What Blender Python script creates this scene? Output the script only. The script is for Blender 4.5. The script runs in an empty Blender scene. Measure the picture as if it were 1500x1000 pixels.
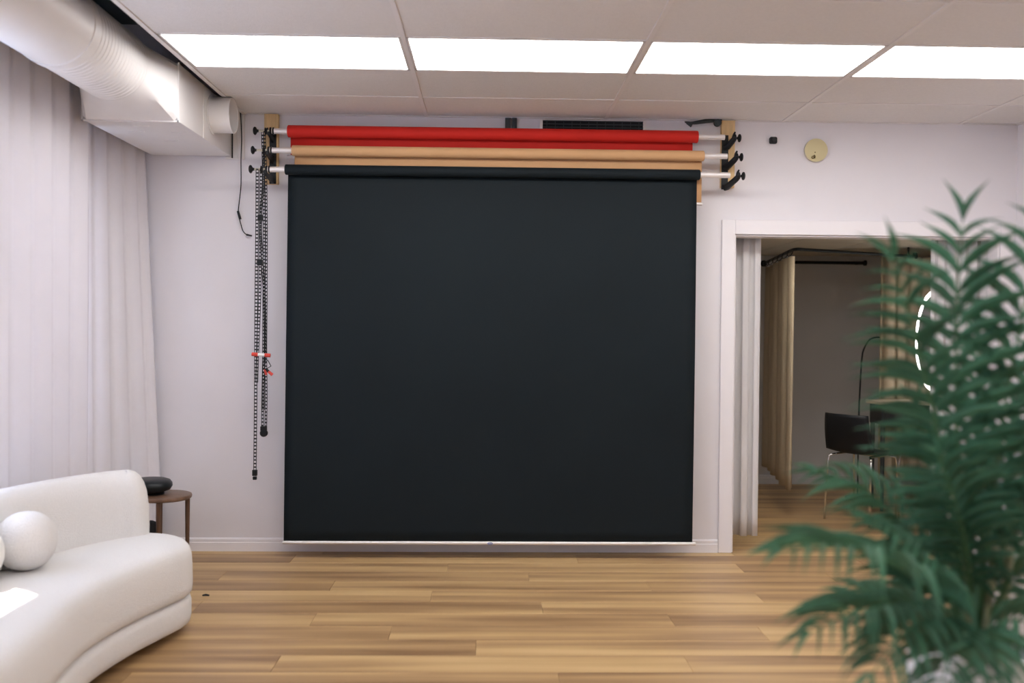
import bpy, bmesh, math, random
from math import sin, cos, pi, radians, sqrt, atan2
from mathutils import Vector, Matrix
random.seed(7)
scene = bpy.context.scene
COL = scene.collection

# ------------------------------------------------------------------ camera
YAW, PITCH, ROLL, FPX = .0242, -.0127, .0088, 1387.2
CAM = Vector((.4382, -6.4622, 1.5207))
FWD = Vector((sin(YAW)*cos(PITCH), cos(YAW)*cos(PITCH), sin(PITCH)))
_r0 = Vector((cos(YAW), -sin(YAW), 0)); _u0 = _r0.cross(FWD)
RGT = _r0*cos(ROLL) + _u0*sin(ROLL); UPV = RGT.cross(FWD)
cd = bpy.data.cameras.new('camera'); cam = bpy.data.objects.new('camera', cd); COL.objects.link(cam)
cd.sensor_width = 36; cd.lens = FPX/1500*36; cd.clip_start = .05; cd.clip_end = 200
M3 = Matrix((RGT, UPV, -FWD)).transposed()
cam.matrix_world = Matrix.Translation(CAM) @ M3.to_4x4()
cd.dof.use_dof = True; cd.dof.focus_distance = 6.3; cd.dof.aperture_fstop = 1.4
scene.camera = cam

def ray(x, y): return FWD + RGT*((x-750)/FPX) - UPV*((y-500)/FPX)
def P(x, y, ax, v):
    d = ray(x, y); return CAM + d*((v-CAM[ax])/d[ax])
def PD(x, y, z): return CAM + ray(x, y)*z

# ------------------------------------------------------------------ light, exposure
vs = scene.view_settings
vs.view_transform = 'Standard'; vs.look = 'None'; vs.gamma = 1; vs.use_curve_mapping = False
vs.exposure = 0.42
w = bpy.data.worlds.new('daylight'); scene.world = w; w.use_nodes = True
bgn = w.node_tree.nodes['Background']; bgn.inputs[0].default_value = (.62, .74, 1, 1); bgn.inputs[1].default_value = 5.5
SUN_DIR = Vector((.84*.47, -.55*.47, -.883)).normalized()
sl = bpy.data.lights.new('sun', 'SUN'); sl.energy = 22; sl.angle = .012; sl.color = (1, .95, .88)
so = bpy.data.objects.new('sun', sl); COL.objects.link(so); so.location = (-6, 2, 9)
so.rotation_euler = SUN_DIR.to_track_quat('-Z', 'Y').to_euler()
PANEL = 7.0

# ------------------------------------------------------------------ materials
MATS = {}
def mat(name, col, rough=.6, metal=0, var=0, vscale=8, bump=0, bscale=200, stretch=(1,1,1), spec=.5, transl=0, sheen=0, coat=0, rnd=0):
    m = bpy.data.materials.new(name); m.use_nodes = True; MATS[name] = m
    nt = m.node_tree; N = nt.nodes; L = nt.links
    b = N['Principled BSDF']; out = N['Material Output']
    b.inputs['Base Color'].default_value = (*col, 1); b.inputs['Roughness'].default_value = rough
    b.inputs['Metallic'].default_value = metal; b.inputs['Specular IOR Level'].default_value = spec
    b.inputs['Sheen Weight'].default_value = sheen; b.inputs['Coat Weight'].default_value = coat
    tc = N.new('ShaderNodeTexCoord'); mp = N.new('ShaderNodeMapping'); mp.inputs['Scale'].default_value = stretch
    L.new(tc.outputs['Object'], mp.inputs['Vector'])
    csock = None
    if var or rnd:
        hsv = N.new('ShaderNodeHueSaturation'); hsv.inputs['Color'].default_value = (*col, 1)
        nz = N.new('ShaderNodeTexNoise'); nz.inputs['Scale'].default_value = vscale; nz.inputs['Detail'].default_value = 4
        L.new(mp.outputs[0], nz.inputs['Vector'])
        mr = N.new('ShaderNodeMapRange'); mr.inputs['From Min'].default_value = .25; mr.inputs['From Max'].default_value = .75
        mr.inputs['To Min'].default_value = 1-var; mr.inputs['To Max'].default_value = 1+var
        L.new(nz.outputs['Fac'], mr.inputs['Value']); last = mr.outputs[0]
        if rnd:
            oi = N.new('ShaderNodeObjectInfo'); m2 = N.new('ShaderNodeMapRange')
            m2.inputs['To Min'].default_value = 1-rnd; m2.inputs['To Max'].default_value = 1+rnd
            L.new(oi.outputs['Random'], m2.inputs['Value'])
            mu = N.new('ShaderNodeMath'); mu.operation = 'MULTIPLY'; L.new(last, mu.inputs[0]); L.new(m2.outputs[0], mu.inputs[1]); last = mu.outputs[0]
        L.new(last, hsv.inputs['Value']); csock = hsv.outputs[0]; L.new(csock, b.inputs['Base Color'])
    if bump:
        n2 = N.new('ShaderNodeTexNoise'); n2.inputs['Scale'].default_value = bscale; n2.inputs['Detail'].default_value = 3
        L.new(mp.outputs[0], n2.inputs['Vector'])
        bp = N.new('ShaderNodeBump'); bp.inputs['Strength'].default_value = bump; bp.inputs['Distance'].default_value = .01
        L.new(n2.outputs['Fac'], bp.inputs['Height']); L.new(bp.outputs[0], b.inputs['Normal'])
    if transl:
        tr = N.new('ShaderNodeBsdfTranslucent'); tr.inputs[0].default_value = (*col, 1)
        if csock: L.new(csock, tr.inputs[0])
        mx = N.new('ShaderNodeMixShader'); mx.inputs[0].default_value = transl
        L.new(b.outputs[0], mx.inputs[1]); L.new(tr.outputs[0], mx.inputs[2]); L.new(mx.outputs[0], out.inputs[0])
    return m
def emit(name, col, s):
    m = bpy.data.materials.new(name); m.use_nodes = True; N = m.node_tree.nodes
    N.remove(N['Principled BSDF']); e = N.new('ShaderNodeEmission'); e.inputs[0].default_value = (*col, 1); e.inputs[1].default_value = s
    m.node_tree.links.new(e.outputs[0], N['Material Output'].inputs[0]); MATS[name] = m

mat('wall', (.79, .765, .795), .75, var=.015, vscale=3, bump=.03, bscale=120)
mat('trim', (.84, .81, .83), .45, var=.01)
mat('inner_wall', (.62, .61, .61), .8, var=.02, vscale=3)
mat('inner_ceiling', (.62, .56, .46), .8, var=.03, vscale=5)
mat('tile', (.77, .745, .735), .95, var=.03, vscale=60, bump=.35, bscale=160, rnd=.02)
mat('tbar', (.78, .75, .745), .5, var=.01)
mat('deck', (.10, .115, .11), .9, var=.2, vscale=4)
emit('panel_light', (1, .975, .96), PANEL)
mat('duct', (.82, .80, .80), .42, var=.02, vscale=6, bump=.05, bscale=14)
mat('duct_inside', (.55, .54, .54), .6, var=.03)
mat('black', (.008, .009, .011), .45, var=.1, spec=.3)
mat('black_matte', (.018, .019, .021), .75, var=.15)
mat('gap_black', (.010, .012, .014), .9, var=.2)
mat('grille', (.03, .04, .045), .55, var=.15, vscale=40)
mat('paper_black', (.0078, .0128, .0160), .66, var=.10, vscale=1.6, bump=.06, bscale=5, spec=.16)
mat('paper_red', (.62, .022, .014), .7, var=.03, vscale=4, spec=.3)
mat('paper_tan', (.68, .40, .20), .75, var=.03, vscale=4, spec=.3)
mat('alu', (.78, .76, .76), .32, metal=.75, var=.02)
mat('alu_white', (.80, .76, .75), .35, metal=.35, var=.02)
mat('ivory', (.62, .58, .47), .5, var=.05)
mat('pine', (.72, .50, .25), .6, var=.14, vscale=10, stretch=(9, 9, .8))
mat('walnut', (.105, .052, .026), .42, var=.35, vscale=12, stretch=(3, 3, .6))
mat('walnut_top', (.16, .092, .058), .4, var=.3, vscale=8, stretch=(1, 6, 1))
mat('boucle', (.81, .785, .765), .95, var=.02, vscale=90, bump=.6, bscale=260, sheen=.3, spec=.2)
mat('leather', (.004, .008, .010), .36, var=.1, vscale=30, bump=.04, bscale=200, spec=.35)
mat('curtain_white', (.84, .815, .86), .85, var=.015, vscale=5, bump=.05, bscale=300, transl=.12, spec=.2)
mat('curtain_door', (.80, .785, .79), .85, var=.015, vscale=5, bump=.05, bscale=300, transl=.15, spec=.2)
mat('curtain_linen', (.60, .50, .36), .9, var=.05, vscale=60, bump=.1, bscale=300, transl=.25, spec=.2)
mat('chrome', (.75, .75, .76), .15, metal=1, var=.01)
mat('detector', (.66, .58, .33), .5, var=.03)
mat('detector_mark', (.12, .085, .03), .6, var=.1)
mat('red_plastic', (.62, .05, .03), .4, var=.05)
mat('white_plastic', (.85, .83, .82), .4, var=.02)
mat('blue_print', (.10, .14, .45), .5, var=.05)
mat('pot', (.78, .80, .82), .45, var=.02)
mat('soil', (.03, .022, .015), .95, var=.3, vscale=50)
mat('stem', (.23, .25, .15), .6, var=.25, vscale=14, stretch=(1, 1, 3))
mat('rachis', (.07, .17, .075), .5, var=.1)
mat('leaf', (.058, .165, .097), .55, var=.2, vscale=14, transl=.30, rnd=.25)
mat('glass', (.9, .95, 1), .05)
mat('vanity_top', (.62, .52, .38), .45, var=.1, vscale=6)
mat('vanity_body', (.03, .03, .032), .55, var=.1)
mat('mirror', (.85, .86, .87), .04, metal=1, var=.005)
emit('led_rim', (1, .97, .93), 9.0)
emit('inner_fill', (1, .95, .87), 34.0)  # glow of the unseen lamp added in the changing room
# window glass: mostly clear
g = MATS['glass']; gn = g.node_tree.nodes; gl = g.node_tree.links
tp = gn.new('ShaderNodeBsdfTransparent'); gs = gn.new('ShaderNodeBsdfGlossy'); gs.inputs['Roughness'].default_value = .02
mx = gn.new('ShaderNodeMixShader'); mx.inputs[0].default_value = .06
gl.new(tp.outputs[0], mx.inputs[1]); gl.new(gs.outputs[0], mx.inputs[2]); gl.new(mx.outputs[0], gn['Material Output'].inputs[0])

def wood_floor():
    m = bpy.data.materials.new('plank_wood'); m.use_nodes = True; MATS['plank'] = m
    nt = m.node_tree; N = nt.nodes; L = nt.links; b = N['Principled BSDF']
    tc = N.new('ShaderNodeTexCoord'); oi = N.new('ShaderNodeObjectInfo')
    off = N.new('ShaderNodeVectorMath'); off.operation = 'SCALE'; off.inputs[0].default_value = (37, 91, 53); L.new(oi.outputs['Random'], off.inputs['Scale'])
    add = N.new('ShaderNodeVectorMath'); add.operation = 'ADD'; L.new(tc.outputs['Object'], add.inputs[0]); L.new(off.outputs[0], add.inputs[1])
    def noise(scale, st, det=4, rough=.5, dist=0):
        mp = N.new('ShaderNodeMapping'); mp.inputs['Scale'].default_value = st; L.new(add.outputs[0], mp.inputs[0])
        n = N.new('ShaderNodeTexNoise'); n.inputs['Scale'].default_value = scale; n.inputs['Detail'].default_value = det
        n.inputs['Roughness'].default_value = rough; n.inputs['Distortion'].default_value = dist
        L.new(mp.outputs[0], n.inputs['Vector']); return n.outputs['Fac']
    broad = noise(1, (.55, 9, 1), 2, .4, .2); fine = noise(1, (3, 130, 1), 4, .6); blot = noise(1, (1.6, 4, 1), 2)
    r = N.new('ShaderNodeValToRGB'); cr = r.color_ramp
    cr.elements[0].position = .30; cr.elements[0].color = (.245, .140, .066, 1)
    cr.elements[1].position = .72; cr.elements[1].color = (.585, .400, .195, 1)
    e = cr.elements.new(.45); e.color = (.38, .235, .112, 1); e = cr.elements.new(.58); e.color = (.50, .325, .150, 1)
    def math_(op, a, b_):
        n = N.new('ShaderNodeMath'); n.operation = op
        for i, q in enumerate((a, b_)):
            if isinstance(q, (int, float)): n.inputs[i].default_value = q
            else: L.new(q, n.inputs[i])
        return n.outputs[0]
    t = math_('ADD', math_('MULTIPLY', broad, .85), math_('MULTIPLY', blot, .15))
    t = math_('ADD', t, math_('MULTIPLY', math_('SUBTRACT', oi.outputs['Random'], .5), .17))
    t = math_('ADD', t, math_('MULTIPLY', math_('SUBTRACT', fine, .5), .16))
    L.new(t, r.inputs[0]); L.new(r.outputs[0], b.inputs['Base Color'])
    b.inputs['Roughness'].default_value = .42; b.inputs['Specular IOR Level'].default_value = .4
    bp = N.new('ShaderNodeBump'); bp.inputs['Strength'].default_value = .06; bp.inputs['Distance'].default_value = .004
    L.new(fine, bp.inputs['Height']); L.new(bp.outputs[0], b.inputs['Normal'])
wood_floor()

# ------------------------------------------------------------------ mesh helpers
class MB:
    def __init__(s): s.v = []; s.f = []
    def add(s, vs, fs):
        o = len(s.v); s.v += [tuple(q) for q in vs]; s.f += [tuple(i+o for i in q) for q in fs]; return s
    def box(s, a, b, M=None):
        x0, y0, z0 = a; x1, y1, z1 = b
        vs = [Vector(q) for q in ((x0,y0,z0),(x1,y0,z0),(x1,y1,z0),(x0,y1,z0),(x0,y0,z1),(x1,y0,z1),(x1,y1,z1),(x0,y1,z1))]
        if M: vs = [M @ q for q in vs]
        return s.add(vs, [(0,3,2,1),(4,5,6,7),(0,1,5,4),(1,2,6,5),(2,3,7,6),(3,0,4,7)])
    def tube(s, path, r, n=10, cap=True, flat=1.0):
        path = [Vector(q) for q in path]; m = len(path)
        rs = r if isinstance(r, (list, tuple)) else [r]*m
        t0 = (path[1]-path[0]).normalized()
        ref = Vector((0,0,1)) if abs(t0.z) < .9 else Vector((1,0,0))
        a = t0.cross(ref).normalized(); rings = []
        for i, p in enumerate(path):
            t = (path[min(i+1,m-1)]-path[max(i-1,0)]).normalized()
            a = (a - t*a.dot(t)).normalized(); b = t.cross(a)
            rings.append([p + a*(cos(2*pi*k/n)*rs[i]) + b*(sin(2*pi*k/n)*rs[i]*flat) for k in range(n)])
        vs = [q for R_ in rings for q in R_]; fs = []
        for i in range(m-1):
            for k in range(n): fs.append((i*n+k, i*n+(k+1)%n, (i+1)*n+(k+1)%n, (i+1)*n+k))
        if cap: fs.append(tuple(range(n))[::-1]); fs.append(tuple((m-1)*n+k for k in range(n)))
        return s.add(vs, fs)
    def lathe(s, prof, c=(0,0,0), axis='Z', n=32, cap=True):
        # prof: list of (radius, height along axis)
        c = Vector(c); vs = []; fs = []; m = len(prof)
        for r, h in prof:
            for k in range(n):
                x, y = r*cos(2*pi*k/n), r*sin(2*pi*k/n)
                q = {'Z': (x,y,h), 'X': (h,x,y), 'Y': (y,h,x)}[axis]; vs.append(c+Vector(q))
        for i in range(m-1):
            for k in range(n): fs.append((i*n+k, i*n+(k+1)%n, (i+1)*n+(k+1)%n, (i+1)*n+k))
        if cap: fs.append(tuple(range(n))[::-1]); fs.append(tuple((m-1)*n+k for k in range(n)))
        return s.add(vs, fs)
    def grid(s, fn, nu, nv):
        vs = [fn(i/nu, j/nv) for j in range(nv+1) for i in range(nu+1)]
        return s.add(vs, [(j*(nu+1)+i, j*(nu+1)+i+1, (j+1)*(nu+1)+i+1, (j+1)*(nu+1)+i) for j in range(nv) for i in range(nu)])
    def prism(s, poly, z0, z1, fn=None):
        n = len(poly); fn = fn or (lambda x, y, z: (x, y, z))
        vs = [fn(x,y,z0) for x,y in poly] + [fn(x,y,z1) for x,y in poly]
        return s.add(vs, [tuple(range(n))[::-1], tuple(range(n,2*n))] + [(i,(i+1)%n,n+(i+1)%n,n+i) for i in range(n)])
    def build(s, name, m, parent=None, smooth=False, bevel=0, seg=2, solid=0, sub=0):
        me = bpy.data.meshes.new(name); o = Vector((0,0,0))
        if parent is not None: o = parent_origin(parent)
        me.from_pydata([tuple(Vector(q)-o) for q in s.v], [], s.f); me.update()
        bm = bmesh.new(); bm.from_mesh(me)
        if not solid: bmesh.ops.recalc_face_normals(bm, faces=bm.faces)
        bm.to_mesh(me); bm.free()
        me.materials.append(MATS[m] if isinstance(m, str) else m)
        ob = bpy.data.objects.new(name, me); COL.objects.link(ob); ob.parent = parent
        if smooth: me.shade_smooth() if smooth is True else me.set_sharp_from_angle(angle=smooth)
        if smooth and smooth is not True:
            for p in me.polygons: p.use_smooth = True
            me.set_sharp_from_angle(angle=smooth)
        if solid: md = ob.modifiers.new('thickness', 'SOLIDIFY'); md.thickness = solid; md.offset = 0
        if bevel: md = ob.modifiers.new('bevel', 'BEVEL'); md.width = bevel; md.segments = seg; md.limit_method = 'ANGLE'; md.angle_limit = radians(40)
        if sub: md = ob.modifiers.new('sub', 'SUBSURF'); md.levels = sub; md.render_levels = sub
        return ob
def parent_origin(o):
    r = Vector((0,0,0))
    while o is not None: r += o.location; o = o.parent
    return r
def tag(o, label, cat, group=None):
    o['label'] = label; o['category'] = cat
    if group: o['group'] = group
    return o
def thing(name, loc, label, cat, group=None):
    o = bpy.data.objects.new(name, None); COL.objects.link(o); o.location = loc; o.empty_display_size = .1
    return tag(o, label, cat, group)
def struct(o): o['kind'] = 'structure'; return o
SM = radians(40)

# ------------------------------------------------------------------ room shell
LX, RX, FY, ZC, ZT = -2.06, 4.07, -8.6, 2.959, 3.55
DX0, DX1, DZ = 2.115, 3.955, 2.185           # doorway
WT = .13                                      # back wall thickness
IY, IX0, IX1, IZ = 2.93, 1.75, 4.75, 2.285    # room behind the doorway
m = MB(); m.box((LX-.15,0,0),(DX0,WT,ZT)); m.box((DX0,0,DZ),(DX1,WT,ZT)); m.box((DX1,0,0),(IX1+.1,WT,ZT))
struct(m.build('wall_back', 'wall'))
WY0, WY1, WZ0, WZ1 = -5.6, -2.12, .75, 2.43    # window in left wall
m = MB(); m.box((LX-.15,FY,0),(LX,WY0,ZT)); m.box((LX-.15,WY1,0),(LX,-1.96,ZT)); m.box((LX-.15,-.75,0),(LX,0,ZT)); m.box((LX-.15,-1.96,0),(LX,-.75,WZ0)); m.box((LX-.15,-1.96,WZ1),(LX,-.75,ZT)); m.box((LX-.15,WY0,0),(LX,WY1,WZ0)); m.box((LX-.15,WY0,WZ1),(LX,WY1,ZT))
struct(m.build('wall_left', 'wall'))
struct(MB().box((RX,FY,0),(RX+.12,0,ZT)).build('wall_right', 'wall'))
struct(MB().box((LX-.15,FY-.12,0),(RX+.12,FY,ZT)).build('wall_front', 'wall'))
m = MB()
for a, b in (((LX-.10,WY0,WZ0),(LX-.05,WY1,WZ0+.05)), ((LX-.10,WY0,WZ1-.05),(LX-.05,WY1,WZ1)), ((LX-.10,WY0,WZ0),(LX-.05,WY0+.05,WZ1)), ((LX-.10,WY1-.05,WZ0),(LX-.05,WY1,WZ1)), ((LX-.10,-3.30,WZ0),(LX-.05,-3.25,WZ1)), ((LX-.10,-4.45,WZ0),(LX-.05,-4.40,WZ1))): m.box(a, b)
win = struct(m.build('window_1', 'trim'))
for y0, y1 in ((WY0+.05,-4.45),(-4.40,-3.30),(-3.25,WY1-.05)): MB().box((LX-.078,y0,WZ0+.05),(LX-.072,y1,WZ1-.05)).build('pane', 'glass', win)
m = MB()
for a, b in (((LX-.10,-1.96,WZ0),(LX-.05,-.75,WZ0+.05)), ((LX-.10,-1.96,WZ1-.05),(LX-.05,-.75,WZ1)), ((LX-.10,-1.96,WZ0),(LX-.05,-1.91,WZ1)), ((LX-.10,-.80,WZ0),(LX-.05,-.75,WZ1)), ((LX-.10,-1.38,WZ0),(LX-.05,-1.33,WZ1))): m.box(a, b)
win = struct(m.build('added_window', 'trim'))  # unseen window added so daylight brightens the curtain from behind
for y0, y1 in ((-1.91,-1.38),(-1.33,-.80)): MB().box((LX-.078,y0,WZ0+.05),(LX-.072,y1,WZ1-.05)).build('pane', 'glass', win)
# unseen slab added outside to keep direct sun off this window
MB().box((LX-1.5,-1.93,WZ1+.06),(LX-.15,1.6,WZ1+.14)).build('sun_blocker', 'trim', win)
# inner room shell
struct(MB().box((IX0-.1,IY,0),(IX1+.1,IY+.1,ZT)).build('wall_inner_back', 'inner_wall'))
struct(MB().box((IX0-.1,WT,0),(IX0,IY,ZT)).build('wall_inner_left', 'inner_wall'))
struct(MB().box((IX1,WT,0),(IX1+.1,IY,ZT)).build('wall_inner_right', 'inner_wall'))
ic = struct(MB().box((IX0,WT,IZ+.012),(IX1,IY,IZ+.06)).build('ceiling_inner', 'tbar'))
for i in range(5):
    for j in range(3):
        x0, x1 = 1.78+i*.6096, min(1.78+(i+1)*.6096, IX1); y0, y1 = .30+(j)*.92-.1, min(.30+(j+1)*.92-.1, IY)
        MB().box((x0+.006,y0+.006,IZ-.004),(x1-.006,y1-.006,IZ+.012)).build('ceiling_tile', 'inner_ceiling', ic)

# floor with single planks
fl = struct(MB().box((LX-.1,FY-.1,-.06),(IX1+.1,IY+.1,-.008)).build('floor', 'soil'))
PW, PL, Y0 = .2178, 1.876, -.102
known = {1:1.034, 2:.188, 3:.695, 4:1.402, 5:.122, 6:.74, 7:1.41, 8:-.043, 9:.388, 10:1.362, 11:.756}
def plank(x0, x1, y0, y1):
    c = .0016; g = .0004
    if x1-x0 < .02 or y1-y0 < .01: return
    x0 += g; x1 -= g; y0 += g; y1 -= g
    vs = [(x0,y0,-.008),(x1,y0,-.008),(x1,y1,-.008),(x0,y1,-.008),(x0,y0,-c),(x1,y0,-c),(x1,y1,-c),(x0,y1,-c),(x0+c,y0+c,0),(x1-c,y0+c,0),(x1-c,y1-c,0),(x0+c,y1-c,0)]
    fs = [(0,1,5,4),(1,2,6,5),(2,3,7,6),(3,0,4,7),(4,5,9,8),(5,6,10,9),(6,7,11,10),(7,4,8,11),(8,9,10,11)]
    MB().add(vs, fs).build('plank', 'plank', fl)
rw = random.Random(3)
for k in range(-14, 40):
    ya, yb = Y0-k*PW, Y0-(k-1)*PW
    ph = known.get(k, rw.uniform(0, PL))
    ya = max(ya, FY); yb = min(yb, IY)
    if ya >= yb: continue
    if yb > 0 > ya: parts = [(LX, DX0, ya, 0), (DX0, DX1, ya, yb), (DX1, RX, ya, 0)]
    elif ya >= WT: parts = [(IX0, IX1, ya, yb)]
    elif ya >= 0: parts = [(DX0, DX1, ya, min(yb, WT)), (IX0, IX1, max(ya, WT), yb)]
    else: parts = [(LX, RX, ya, yb)]
    for xa, xb, y_a, y_b in parts:
        x = ph - 6*PL
        while x < xb:
            a, b = max(x, xa), min(x+PL, xb)
            if b > a: plank(a, b, y_a, y_b)
            x += PL

# ceiling: grid + tiles
W_, R_, r1 = 1.2192, .6096, .538
tb = MB(); hb = .012
ye = [0, -r1]
while ye[-1] > FY: ye.append(max(ye[-1]-R_, FY))
xe = [-W_, 0, W_, 2*W_, 3*W_, RX]
for i, x in enumerate(xe):
    if i in (0,): tb.box((x-.022,FY,ZC-.003),(x+.004,0,ZC+.03))
    elif i < 5: tb.box((x-hb,FY,ZC-.002),(x+hb,0,ZC+.012))
    else: tb.box((x-.02,FY,ZC-.002),(x,0,ZC+.012))
for j, y in enumerate(ye):
    a = .02 if j == 0 else hb
    for i in range(5):
        if j == 0 : tb.box((xe[i]+hb,y-.018,ZC-.002),(xe[i+1]-hb,y,ZC+.012))
        else: tb.box((xe[i]+hb,y-hb*.6,ZC-.0015),(xe[i+1]-hb,y+hb*.6,ZC+.012))
ceil = struct(tb.build('ceiling', 'tbar'))
lights = []
for j in range(len(ye)-1):
    for i in range(5):
        y1, y0 = ye[j], ye[j+1]
        if j in (2, 8) and i < 4: lights.append((i, j, y0, y1)); continue
        mm = MB()
        z = ZC+.003
        if j == 0 and i == 4:   # unseated cut tile by the corner
            mm.box((xe[i]+.004,y0+.004,z),(xe[i+1]-.004,y1-.03,z+.016))
        else: mm.box((xe[i]+.004,y0+.004,z),(xe[i+1]-.004,y1-.004,z+.016))
        mm.build('ceiling_tile', 'tile', ceil)
MB().box((LX,FY,ZT),(RX,0,ZT+.1)).build('roof_deck', 'deck', ceil)
m = MB(); m.box((-W_-.02,FY,ZC+.035),(-W_+.0,0,ZT)); m.build('plenum_panel', 'deck', ceil)
nth = ['first', 'second', 'third', 'fourth']
for i, j, y0, y1 in lights:
    if j == 2: lab, grp = f'{nth[i]} lit white ceiling panel counted from the white duct, row near backdrop wall', 'lit ceiling panels near the backdrop'
    else: lab, grp = f'{nth[i]} lit white panel added out of view, counted from the duct, row in the middle of room', 'added unseen light panels mid room'  # extra panel row added out of view to light the room
    t = thing('ceiling_light', ((xe[i]+xe[i+1])/2, (y0+y1)/2, ZC), lab, 'ceiling light', grp)
    a, b = xe[i]+hb+.002, xe[i+1]-hb-.002; c, d = y0+.010, y1-.010
    f_ = MB()
    for p, q in (((a,c,ZC-.001),(b,c+.012,ZC+.05)), ((a,d-.012,ZC-.001),(b,d,ZC+.05)), ((a,c,ZC-.001),(a+.012,d,ZC+.05)), ((b-.012,c,ZC-.001),(b,d,ZC+.05))): f_.box(p, q)
    f_.build('frame', 'tbar', t)
    MB().box((a+.012,c+.012,ZC+.002),(b-.012,d-.012,ZC+.012)).build('diffuser', 'panel_light', t)

# baseboards, door casing
def baseboard(name, x0, x1, yw, s=-1, mt='trim'):
    m = MB(); prof = [(0,0),(.014,0),(.014,.058),(.010,.062),(.010,.080),(.005,.088),(0,.090)]
    n = len(prof); vs = [(x0, yw+s*d, z) for d, z in prof] + [(x1, yw+s*d, z) for d, z in prof]
    m.add(vs, [tuple(range(n)), tuple(range(n,2*n))] + [(i,(i+1)%n,n+(i+1)%n,n+i) for i in range(n)])
    return struct(m.build(name, mt))
baseboard('baseboard_back', LX, DX0-.095, 0)
baseboard('baseboard_inner', IX0, IX1, IY, -1, 'inner_wall')
def casing(n, a, b): return struct(MB().box(a, b).build(n, 'trim', bevel=.004))
casing('trim_1', (DX0-.092,-.018,0), (DX0+.0,0,DZ+.10))
casing('trim_2', (DX0+.0,-.018,DZ), (DX1-.0,0,DZ+.10))
casing('trim_3', (DX1,-.018,0), (DX1+.09,0,DZ+.10))
casing('trim_4', (DX0,0,0), (DX0+.012,WT,DZ)); casing('trim_5', (DX1-.012,0,0), (DX1,WT,DZ)); casing('trim_6', (DX0+.012,0,DZ-.012), (DX1-.012,WT,DZ))

# ------------------------------------------------------------------ sofa
def smooth_closed(pts, n):
    out = []; N = len(pts)
    for k in range(n):
        t = k/n*N; i = int(t); u = t-i
        p0, p1, p2, p3 = (Vector(pts[(i+d) % N]) for d in (-1,0,1,2))
        out.append(.5*((2*p1)+(p2-p0)*u+(2*p0-5*p1+4*p2-p3)*u*u+(3*p1-p0-3*p2+p3)*u**3))
    return out
def offset_loop(loop, d):
    n = len(loop); out = []
    for i in range(n):
        t = (loop[(i+1) % n]-loop[i-1]).normalized(); nn = Vector((-t.y, t.x)); out.append(loop[i]+nn*d)
    return out
def puff(loop, prof, fan_z=None):
    # prof: list of (inset, z); loop counter-clockwise so +d goes inward
    m = MB(); n = len(loop); rings = []
    for d, z in prof:
        zz = z if callable(z) else (lambda p, z=z: z)
        L = offset_loop(loop, d); rings.append([(p.x, p.y, zz(p)) for p in L])
    vs = [q for r in rings for q in r]; fs = []
    for i in range(len(rings)-1):
        for k in range(n): fs.append((i*n+k, i*n+(k+1) % n, (i+1)*n+(k+1) % n, (i+1)*n+k))
    fs.append(tuple(range(n))[::-1]); fs.append(tuple((len(rings)-1)*n+k for k in range(n)))
    return m.add(vs, fs)
def tri_top(ob):
    bm = bmesh.new(); bm.from_mesh(ob.data); big = [f for f in bm.faces if len(f.verts) > 4]
    bmesh.ops.triangulate(bm, faces=big); bm.to_mesh(ob.data); bm.free()
    for p in ob.data.polygons: p.use_smooth = True
sofa = thing('curved_sofa', (-1.4,-2.6,0), 'cream white boucle sofa with curved rounded seat beside the white curtains', 'sofa')
plan = [(-1.03,-1.76),(-1.07,-1.96),(-1.13,-2.18),(-1.175,-2.45),(-1.18,-2.70),(-1.15,-2.95),(-1.12,-3.25),(-1.09,-3.65),(-1.06,-3.95),(-1.12,-4.25),(-1.40,-4.38),(-1.68,-4.25),(-1.82,-3.90),(-1.86,-3.40),(-1.87,-2.80),(-1.855,-2.25),(-1.75,-1.80),(-1.60,-1.57),(-1.42,-1.465),(-1.24,-1.475),(-1.10,-1.57)]
plan = plan[::-1]
lp = smooth_closed(plan, 120)
area = sum(lp[i].x*lp[(i+1) % 120].y-lp[(i+1) % 120].x*lp[i].y for i in range(120))
if area < 0: lp = lp[::-1]
base = puff(lp, [(.06,.045),(.02,.048),(.006,.06),(0,.09),(0,.15),(.006,.175),(.022,.188)]).build('base', 'boucle', sofa); tri_top(base)
seat = puff(lp, [(.03,.19),(.008,.197),(-.004,.212),(-.006,.25),(-.004,.33),(.000,.385),(.010,.415),(.028,.436),(.055,.449),(.09,.457),(.14,.462),(.20,.466)]).build('seat', 'boucle', sofa); tri_top(seat)
# backrest: rounded wall along the rear edge
rear = [(-1.405,-1.60),(-1.47,-1.655),(-1.55,-1.76),(-1.65,-1.95),(-1.735,-2.22),(-1.765,-2.55),(-1.765,-3.0),(-1.75,-3.6),(-1.70,-3.95),(-1.58,-4.2)]
def smooth_open(pts, n):
    out = []; N = len(pts)
    for k in range(n+1):
        t = k/n*(N-1); i = min(int(t), N-2); u = t-i
        g_ = lambda q: Vector(pts[max(0, min(N-1, q))]); p0, p1, p2, p3 = g_(i-1), g_(i), g_(i+1), g_(i+2)
        out.append(.5*((2*p1)+(p2-p0)*u+(2*p0-5*p1+4*p2-p3)*u*u+(3*p1-p0-3*p2+p3)*u**3))
    return out
cl = smooth_open(rear, 70); hw = .105; left = []; right = []
for i, p in enumerate(cl):
    t = (cl[min(i+1,70)]-cl[max(i-1,0)]).normalized(); nn = Vector((-t.y, t.x))
    left.append(p+nn*hw); right.append(p-nn*hw)
def cap(p, t, nn, s):
    return [p + nn*(hw*cos(a)) + t*(hw*sin(a)*s) for a in [pi*k/10 for k in range(1,10)]]
t1 = (cl[-1]-cl[-2]).normalized(); n1 = Vector((-t1.y,t1.x)); t0 = (cl[1]-cl[0]).normalized(); n0 = Vector((-t0.y,t0.x))
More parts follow.
